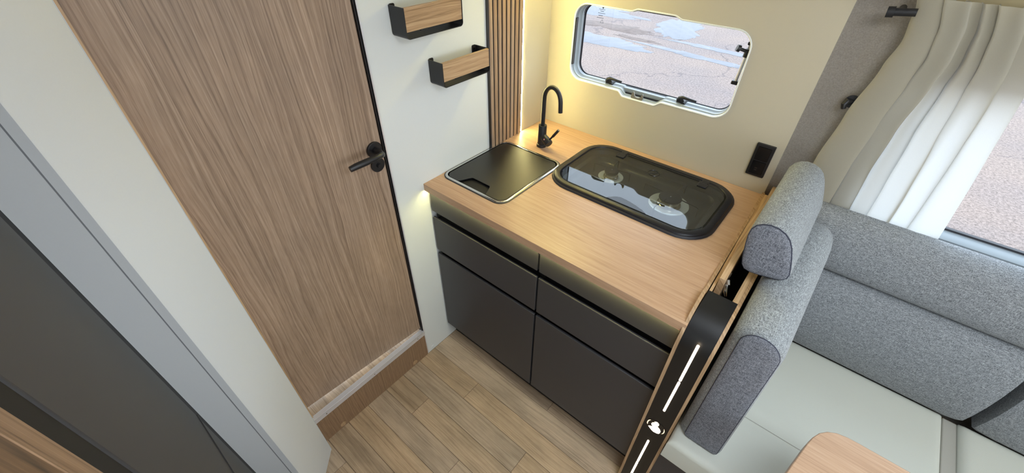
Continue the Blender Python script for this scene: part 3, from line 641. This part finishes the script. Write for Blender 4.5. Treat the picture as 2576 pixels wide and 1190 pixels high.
obj('cavity_lining', B().box((1.0385, -0.598, 0.71), (1.0396, -0.01, 0.879)), M_blackp, pl)
def lline(p, q, r=0.0036):
    return obj('light_line', B().tube([(p[0], -0.7418, p[1]), (q[0], -0.7418, q[1])], r, 10), M_led3, pl)
# rounded light bars let into the panel
def bar(xa, za, xb, zb, wdt=0.0033):
    n = 6; poly = []
    for k_ in range(n + 1): a = PI * k_ / n; poly.append((xa + wdt * math.cos(a), za + wdt * math.sin(a)))
    for k_ in range(n + 1): a = PI + PI * k_ / n; poly.append((xb + wdt * math.cos(a), zb + wdt * math.sin(a)))
    return obj('light_line', B().prism(poly, 1, -0.7412, -0.7400), M_led3, pl, smooth=0)
bar(1.0085, 0.874, 1.0068, 0.720); bar(1.0068, 0.709, 1.0045, 0.556)
bar(1.0025, 0.358, 1.0010, 0.203); bar(1.0008, 0.192, 0.9995, 0.040)
emb = [(0.984, 0.436), (0.989, 0.442), (0.997, 0.447), (0.991, 0.453), (0.989, 0.457), (0.99, 0.464), (0.994, 0.470), (0.999, 0.473), (0.995, 0.476), (1.001, 0.482), (1.005, 0.481), (1.009, 0.477), (1.010, 0.470), (1.006, 0.463), (1.012, 0.459), (1.018, 0.454), (1.021, 0.447), (1.021, 0.438), (1.019, 0.431), (1.014, 0.427), (1.004, 0.424), (0.996, 0.427), (0.989, 0.432)]
def polyface(name, poly, mat, y0=-0.7412, y1=-0.7400):
    return obj(name, holed(poly[::-1], [], 1, y0, y1), mat, pl, smooth=0)
e1 = polyface('emblem', emb, M_led3); e1['label'] = 'glowing white emblem'
polyface('emblem_arc', [(0.984, 0.473), (0.980, 0.470), (0.977, 0.463), (0.976, 0.453), (0.977, 0.446), (0.980, 0.442), (0.9795, 0.447), (0.979, 0.453), (0.9795, 0.460), (0.981, 0.467)], M_led4)
polyface('emblem_arc', [(1.0265, 0.472), (1.030, 0.464), (1.0315, 0.455), (1.030, 0.446), (1.026, 0.439), (1.028, 0.446), (1.029, 0.455), (1.028, 0.463)], M_led4)
obj('emblem_disc', B().tube([(1.0035, -0.7400, 0.4545), (1.0035, -0.7407, 0.4545)], 0.0305, 40), M_blackg, pl)

# telescopic board in the cavity
bd = thing('sliding_board', 'oak board standing in the slot between worktop and backrest', 'board', (0.985, -0.27, 0.71))
bq = [(0.9745, -0.552), (0.9905, -0.552), (0.9790, 0.008), (0.9630, 0.008)]
obj('board', B().hexa([(x, y, 0.712) for x, y in bq], [(x, y, 0.938) for x, y in bq]), M_edgey, bd, bevel=0.0008)
obj('catch_plate', B().box((0.9908, -0.520, 0.905), (0.9930, -0.498, 0.925)), M_brown, bd)
obj('catch_lever', B().tube([(0.995, -0.540, 0.915), (1.000, -0.552, 0.903), (1.006, -0.556, 0.892)], [0.004, 0.005, 0.003], 8).tube([(0.993, -0.520, 0.915), (0.999, -0.530, 0.908)], 0.005, 10), M_steel, bd)

# ================================================================ SEATING
def loft_y(prof_fn, ys):
    return B().loft([[(x, y, z) for x, z in prof_fn(y, i)] for i, y in enumerate(ys)])
def cushion_prof(x0, x1, z0, z1, rt, rbm, n=7, lean=0.0):
    pts = []
    for cx, cz, r, a0 in ((x1 - rt, z1 - rt, rt, 0), (x0 + rt * 0.75, z1 - rt * 0.75, rt * 0.75, 90), (x0 + rbm, z0 + rbm, rbm, 180), (x1 - rbm, z0 + rbm, rbm, 270)):
        for k in range(n + 1):
            a = math.radians(a0 + 90 * k / n); pts.append((cx + r * math.cos(a), cz + r * math.sin(a)))
    return pts
# backrest
bk = thing('backrest_cushion', 'grey fabric upright backrest cushion behind the partition', 'cushion', (1.12, -0.4, 0.44))
def shrink(pts, d):
    cx = sum(p[0] for p in pts) / len(pts); cz = sum(p[1] for p in pts) / len(pts)
    w = max(p[0] for p in pts) - min(p[0] for p in pts); h = max(p[1] for p in pts) - min(p[1] for p in pts)
    return [(cx + (x - cx) * (1 - 2 * d / w), cz + (z - cz) * (1 - 2 * d / h)) for x, z in pts]
def bprof(y, d=0.0):
    t = (y + 0.70) / 0.62
    P = cushion_prof(1.061 + 0.014 * max(0.0, (-0.680 - y) / 0.020), 1.166 + 0.012 * min(1, max(0, t)), 0.443, 0.958, 0.050, 0.012)
    P2 = []
    for x, z in P:
        h = (z - 0.443) / 0.515; f = max(0, (x - 1.056) / 0.12)
        x += f * (0.012 * (1 - h) ** 1.0 + 0.006 * math.sin(PI * min(1, h * 1.1)) + 0.062 * max(0, t) ** 1.3 * (1 - h) ** 1.2)
        P2.append((x, z))
    return shrink(P2, d) if d else P2
ys = [-0.700, -0.6985, -0.690, -0.68, -0.60, -0.5, -0.4, -0.3, -0.25, -0.19, -0.150, -0.141]; ds = [0.006, 0.002, -0.002, -0.004, -0.004, -0.004, -0.004, -0.004, -0.004, -0.002, 0.004, 0.012]
k = B(); rg = []
p0 = bprof(-0.70, 0.0); rg.append([(x, -0.7045, z) for x, z in shrink(p0, 0.025)]); rg.append([(x, -0.7030, z) for x, z in shrink(p0, 0.010)])
rg += [[(x, y, z) for x, z in bprof(y, d)] for y, d in zip(ys, ds)]
k.loft(rg); obj('cover', k, M_fab, bk, smooth=50)
obj('piping', B().loopstube([(x, -0.7005, z) for x, z in bprof(-0.70, 0.003)], 0.0016, 6), M_navy, bk)
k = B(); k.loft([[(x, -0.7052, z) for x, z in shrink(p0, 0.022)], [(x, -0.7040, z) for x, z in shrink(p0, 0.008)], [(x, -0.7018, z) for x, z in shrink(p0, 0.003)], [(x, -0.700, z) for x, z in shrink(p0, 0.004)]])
obj('end_cap', k, M_cap, bk, smooth=50)['label'] = 'blue grey end cap, darkened for shade'
# bolster / headrest
bo = thing('headrest_bolster', 'grey fabric headrest bolster lying on top of the backrest', 'cushion', (1.045, -0.3, 0.96))
hpf = [(1.012, .957), (1.003, .968), (.997, .99), (.990, 1.03), (.9865, 1.058), (.9875, 1.078), (.994, 1.092), (1.006, 1.101), (1.022, 1.106), (1.040, 1.105), (1.057, 1.098), (1.071, 1.086), (1.083, 1.066), (1.093, 1.04), (1.101, 1.015), (1.1065, .995), (1.106, .981), (1.098, .9715), (1.085, .966), (1.05, .9575), (1.027, .9545)][::-1]
rg = []
for y, d in ((-0.5035, 0.024), (-0.5025, 0.008), (-0.500, 0.003), (-0.497, 0.0), (-0.49, -0.0015), (-0.40, -0.002), (-0.25, -0.002), (-0.12, -0.002), (-0.108, 0.0), (-0.102, 0.006), (-0.099, 0.02)):
    rg.append([(x, y, z) for x, z in shrink(hpf, d)])
obj('cover', B().loft(rg), M_fab, bo, smooth=50)
obj('end_cap', B().loft([[(x, -0.5052, z) for x, z in shrink(hpf, 0.020)], [(x, -0.5042, z) for x, z in shrink(hpf, 0.007)], [(x, -0.5015, z) for x, z in shrink(hpf, 0.002)], [(x, -0.499, z) for x, z in shrink(hpf, 0.004)]]), M_cap, bo, smooth=50)['label'] = 'blue grey end cap, darkened for shade'
obj('piping', B().loopstube([(x, -0.4995, z) for x, z in shrink(hpf, 0.001)], 0.0016, 6), M_navy, bo)

# window-side cushions (profile in y,z swept along x)
def sweep_x(prof_, x0, x1, inset_, n=14):
    rg = []; cy = sum(p[0] for p in prof_) / len(prof_); cz = sum(p[1] for p in prof_) / len(prof_)
    for k in range(n + 1):
        t = k / n; x = x0 + (x1 - x0) * (0.5 - 0.5 * math.cos(PI * t)); e = min(x - x0, x1 - x)
        s = 1 - inset_ * max(0, 1 - e / 0.035) ** 2 / 0.1
        rg.append([(x, cy + (y - cy) * s, cz + (z - cz) * (1 - (1 - s) * 0.35)) for y, z in prof_])
    return B().loft(rg)
up = [(0.000, 0.780), (0.0, 0.925), (-0.006, 0.944), (-0.022, 0.956), (-0.045, 0.954), (-0.070, 0.940), (-0.090, 0.915), (-0.103, 0.880), (-0.108, 0.845), (-0.106, 0.810), (-0.099, 0.784), (-0.088, 0.770), (-0.05, 0.768)]
up = [(y - 0.004, z + 0.006) for y, z in up]
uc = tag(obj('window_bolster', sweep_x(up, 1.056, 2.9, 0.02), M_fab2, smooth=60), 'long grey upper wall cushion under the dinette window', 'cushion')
lo = [(-0.010, 0.4405), (-0.010, 0.760), (-0.050, 0.768), (-0.088, 0.764), (-0.108, 0.752), (-0.122, 0.725), (-0.131, 0.680), (-0.136, 0.620), (-0.135, 0.560), (-0.128, 0.500), (-0.118, 0.455), (-0.106, 0.4405)]
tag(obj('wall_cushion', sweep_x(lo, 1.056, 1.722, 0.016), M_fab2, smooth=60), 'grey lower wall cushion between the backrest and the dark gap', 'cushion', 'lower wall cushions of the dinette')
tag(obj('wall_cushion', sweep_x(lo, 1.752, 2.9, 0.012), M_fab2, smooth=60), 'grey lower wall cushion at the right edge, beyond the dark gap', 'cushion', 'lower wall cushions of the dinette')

# seats
def seat(x0, x1, label, yf=-0.748, seam=True):
    s = thing('seat_cushion', label, 'cushion', ((x0 + x1) / 2, -0.4, 0.34), 'cream seat cushions of the bench')
    k = B(); nx, ny = 26, 34; r = 0.018; y0, y1 = yf, -0.100
    vs = []; fs = []
    for i in range(nx + 1):
        for j in range(ny + 1):
            u = 0.5 - 0.5 * math.cos(PI * i / nx) if True else i / nx; v = 0.5 - 0.5 * math.cos(PI * j / ny)
            x = x0 + (x1 - x0) * u; y = y0 + (y1 - y0) * v
            e = min(x - x0, x1 - x, y - y0, y1 - y)
            z = 0.441 - (r - math.sqrt(max(0, r * r - max(0, r - e) ** 2)))
            if seam: z -= 0.008 * math.exp(-((y + 0.510) / 0.012) ** 2)
            z += 0.001 * math.sin(PI * u) * math.sin(PI * v)
            vs.append((x, y, z))
    n0 = len(vs); W_ = ny + 1
    for i in range(nx):
        for j in range(ny): fs.append((i * W_ + j, (i + 1) * W_ + j, (i + 1) * W_ + j + 1, i * W_ + j + 1))
    bnd = [(i, 0) for i in range(nx + 1)] + [(nx, j) for j in range(1, ny + 1)] + [(i, ny) for i in range(nx - 1, -1, -1)] + [(0, j) for j in range(ny - 1, 0, -1)]
    ids = [i * W_ + j for i, j in bnd]; m_ = len(ids)
    for q in ids: vs.append((vs[q][0], vs[q][1], 0.345))
    for q in range(m_): fs.append((ids[q], ids[(q + 1) % m_], n0 + (q + 1) % m_, n0 + q))
    fs.append(tuple(n0 + q for q in range(m_)))
    k.add(vs, fs); obj('cover', k, M_cream, s, smooth=70)
    if seam:
        st_ = obj('seam', B().tube([(x0 + 0.004, -0.5170, 0.4365), (x1 - 0.004, -0.5170, 0.4365)], 0.0011, 6), M_tan, s)
    return s
seat(1.050, 1.690, 'cream leatherette seat cushion nearest the backrest')
seat(1.728, 2.60, 'cream leatherette seat cushion at the right edge past the gap')
tag(obj('seat_gap_strip', B().box((1.691, -0.70, 0.345), (1.727, -0.105, 0.430)), M_tan, bevel=0.003), 'narrow beige filler between the two seat cushions', 'filler')
bb = thing('bench_box', 'dark charcoal bench box under the cream seat cushions', 'bench', (1.8, -0.36, 0.0))
obj('front_panel', B().box((1.0485, -0.722, 0.001), (2.88, -0.704, 0.343)), M_char, bb)
obj('seat_board', B().box((1.0485, -0.703, 0.325), (2.88, -0.012, 0.343)), M_edgey, bb)

# table
tb = thing('table', 'oak table with rounded corner at the bottom of the view', 'table', (1.9, -0.95, 0.0))
tpoly = [(2.30, -0.625), (1.395, -0.625), (1.372, -0.626), (1.350, -0.631), (1.332, -0.642), (1.318, -0.658), (1.308, -0.680), (1.300, -0.71), (1.272, -0.84), (1.225, -1.06), (1.225, -1.10), (1.24, -1.13), (1.28, -1.15), (2.30, -1.15)]
obj('table_top', B().prism(tpoly, 2, 0.692, 0.720), M_top, tb, smooth=30, bevel=0.002)
obj('leg', B().lathe((1.85, -0.9), [(0.12, 0.001), (0.12, 0.012), (0.035, 0.02), (0.03, 0.03), (0.03, 0.68), (0.08, 0.691)]), M_alu, tb)

# ================================================================ CURTAIN AND FITTINGS
def curtain():
    nu, nv = 300, 60; vs = []; fs = []
    def xl(v):      # left border by depth v (0 top, 1 bottom)
        pts = [(0.0, 1.048), (0.12, 1.070), (0.22, 1.078), (0.32, 1.068), (0.55, 1.047), (0.78, 1.035), (1.0, 1.030)]
        for (a, b_), (c, d) in zip(pts, pts[1:]):
            if v <= c: t = (v - a) / (c - a); t = t * t * (3 - 2 * t); return b_ + (d - b_) * t
        return pts[-1][1]
    def xr(v): return 1.295 + 0.085 * v ** 0.6 + 0.02 * v
    fold = [0.0, 0.27, 0.40, 0.52, 0.66, 0.80, 1.0]
    small = [0.27, 0.335, 0.40, 0.46, 0.52, 0.59, 0.66, 0.73, 0.80]
    for j in range(nv + 1):
        v = j / nv; z = 0
        for i in range(nu + 1):
            u = i / nu
            tp_ = 1.562 - 0.036 * min(1, max(0, (u - 0.27) / 0.03)); z = tp_ - (tp_ - 0.947) * v
            # irregular folds, sharper on one side
            q = 0
            while q < len(fold) - 2 and u > fold[q + 1]: q += 1
            t = (u - fold[q]) / (fold[q + 1] - fold[q])
            wdt = fold[q + 1] - fold[q]
            bulge = math.sin(PI * t ** (0.75 + 0.12 * math.sin(q * 2.3))) ** 1.0
            amp = (0.012 + 0.075 * wdt) * (0.85 + 0.25 * math.sin(2.1 * q + 2.4 * v)) * (1.0 - 0.50 * v ** 2)
            sm = 0.007 * (1 - v) ** 2 * (0.5 - 0.5 * math.cos(2 * PI * (u - 0.27) / 0.065)) if 0.27 < u < 0.79 else 0.0
            y = -0.014 - amp * bulge - sm + 0.003 * math.sin(7 * u + 5 * v + q) * (1 - v)
            lap = 0.016 * (0.6 + 0.4 * math.sin(q * 1.7 + v * 2)) * math.sin(2 * PI * t)
            us = u + 0.020 * math.sin(PI * v * 1.3 + u * 7) * math.sin(PI * u)
            x = xl(v) + (xr(v) - xl(v)) * us - lap
            vs.append((x, y, z))
    W_ = nu + 1
    for j in range(nv):
        for i in range(nu): fs.append((j * W_ + i, j * W_ + i + 1, (j + 1) * W_ + i + 1, (j + 1) * W_ + i))
    return B().add(vs, fs)
cu = tag(obj('curtain', curtain(), M_cloth, smooth=80), 'sheer cream curtain drawn aside at the dinette window', 'curtain')
rod = tag(obj('curtain_rod', B().tube([(1.0195, -0.052, 1.4905), (1.0340, -0.052, 1.4920)], 0.0120, 16).tube([(1.034, -0.052, 1.492), (1.075, -0.052, 1.4965)], 0.0085, 14).tube([(1.046, -0.052, 1.4935), (1.046, 0.010, 1.4935)], 0.0075, 12), M_black), 'black curtain rod end sticking out of the grey felt wall', 'curtain rod')
hk = tag(obj('tie_hook', B().tube([(1.056, 0.011, 1.262), (1.056, -0.006, 1.262)], 0.010, 16).cyl((1.046, -0.004, 1.262), (1.046, -0.009, 1.262), 0.017, n=20).tube([(1.052, -0.004, 1.262), (1.036, -0.014, 1.262), (1.033, -0.020, 1.254), (1.036, -0.020, 1.243)], [0.006, 0.009, 0.008, 0.006], 12), M_black), 'black hook on the felt wall half hidden by the curtain', 'hook')
obj_b = tag(obj('blind_cassette', B().box((1.10, -0.012, 1.500), (2.4, 0.011, 1.64)), plain('beige_cassette', (150, 136, 100), 0.7), bevel=0.004), 'beige cassette above the curtain at the top right corner', 'blind')

# ================================================================ FRIDGE AND TALL CABINET (left foreground)
fr = thing('refrigerator', 'dark grey two-door refrigerator front at lower left', 'refrigerator', (0.42, -1.8, 0.0))
FR = -1.592
obj('upper_door', B().box((0.172, FR - 0.03, 0.750), (0.668, FR, 1.92)), M_charfr, fr, bevel=0.003)
obj('lower_door', B().box((0.172, FR - 0.03, 0.30), (0.668, FR, 0.733)), M_charfr, fr, bevel=0.003)
obj('body', B().box((0.130, -2.34, 0.03), (0.698, FR - 0.031, 1.98)), M_blackp, fr)
obj('door_gap_trim', B().box((0.172, FR - 0.030, 0.733), (0.668, FR - 0.0005, 0.750)), M_blackg, fr)
obj('edge_seal', B().box((0.1275, FR - 0.02, 0.1), (0.172, FR - 0.0005, 1.98)), M_blackp, fr)
obj('hinge_edge', B().box((0.6685, FR - 0.02, 0.03), (0.712, FR - 0.002, 1.98)), M_blackp, fr)
obj('door_grip', B().box((0.172, FR, 0.750), (0.668, FR + 0.0022, 0.7555)), M_charfr, fr)
tcab = thing('tall_cabinet', 'oak tall cabinet panel at the bottom left corner beyond the refrigerator', 'cabinet', (0.73, -1.9, 0.0))
obj('side_panel', B().box((0.713, -2.34, 0.001), (0.742, FR, 1.98)), M_cab, tcab)
obj('edge_band', B().box((0.713, FR, 0.001), (0.742, FR + 0.001, 1.98)), M_riser, tcab)

# overhead cabinet above the worktop with its lamp
oc = thing('overhead_cabinet', 'cream overhead locker above the kitchen window', 'cabinet', (0.47, -0.14, 1.70))
obj('carcass', B().box((0.002, -0.30, 1.70), (0.945, -0.001, 1.985)), M_ceil, oc)
ol = obj('lamp', B().box((0.03, -0.040, 1.692), (0.30, -0.030, 1.6995)), M_led5, oc); ol['label'] = 'warm light bar under the locker'

# ================================================================ OUTSIDE
g = struct(obj('ground', B().box((-28, 0.4, -0.82), (28, 40, -0.80)), M_asph, origin=(0, 0, -0.8)), 'pinkish grey asphalt outside the windows')
def blob(cx, cy, rx, ry, rot, seed, z=-0.7985, n=180, jag=0.22):
    rnd = random.Random(seed); ph = [rnd.uniform(0, 6.28) for _ in range(6)]; pts = []
    for k in range(n):
        a = 2 * PI * k / n; r = 1 + jag * (0.8 * sum(math.sin((q + 2) * a + ph[q]) / (q + 1.6) for q in range(6)) + 0.5 * sum(math.sin((9 + 5 * q) * a + ph[q] * 3) / (2 + q) for q in range(6)))
        x, y = rx * r * math.cos(a), ry * r * math.sin(a); c, s = math.cos(rot), math.sin(rot)
        pts.append((cx + x * c - y * s, cy + x * s + y * c))
    k = B(); k.loft([[(x, y, z) for x, y in pts], [(x + (cx - x) * 0.02, y + (cy - y) * 0.02, z + 0.002) for x, y in pts]]); return k
tag(obj('puddle', blob(-4.0, 7.05, 1.35, 0.42, 0.05, 3), M_water, smooth=30), 'long pale blue puddle left outside the kitchen window', 'puddle', 'puddles outside')
tag(obj('puddle', blob(-2.75, 9.2, 0.55, 0.9, 0.15, 5), M_water, smooth=30), 'pale puddle running away in the middle outside', 'puddle', 'puddles outside')
tag(obj('puddle', blob(-1.55, 7.35, 1.2, 0.14, -0.10, 8, jag=0.35), M_water, smooth=30), 'thin lower puddle streak right outside the kitchen window', 'puddle', 'puddles outside')
tag(obj('puddle', blob(-1.25, 8.05, 1.3, 0.12, -0.05, 9, jag=0.35), M_water, smooth=30), 'thin middle puddle streak right outside the kitchen window', 'puddle', 'puddles outside')
tag(obj('puddle', blob(-5.9, 9.6, 1.9, 0.6, 0.0, 11, jag=0.3), M_water, smooth=30), 'far wet patch at the top left of the kitchen window', 'puddle', 'puddles outside')
tag(obj('leaf_patch', blob(-4.3, 8.25, 1.2, 0.30, 0.05, 13, z=-0.7985, jag=0.35), M_leaf, smooth=30), 'brown wet leaves between the puddles', 'leaves')['kind'] = 'stuff'
tag(obj('leaf_patch', blob(-3.1, 7.70, 0.5, 0.10, -0.1, 15, z=-0.7985, jag=0.35), M_leaf, smooth=30), 'small brown leaf strip beside the long puddle', 'leaves')['kind'] = 'stuff'
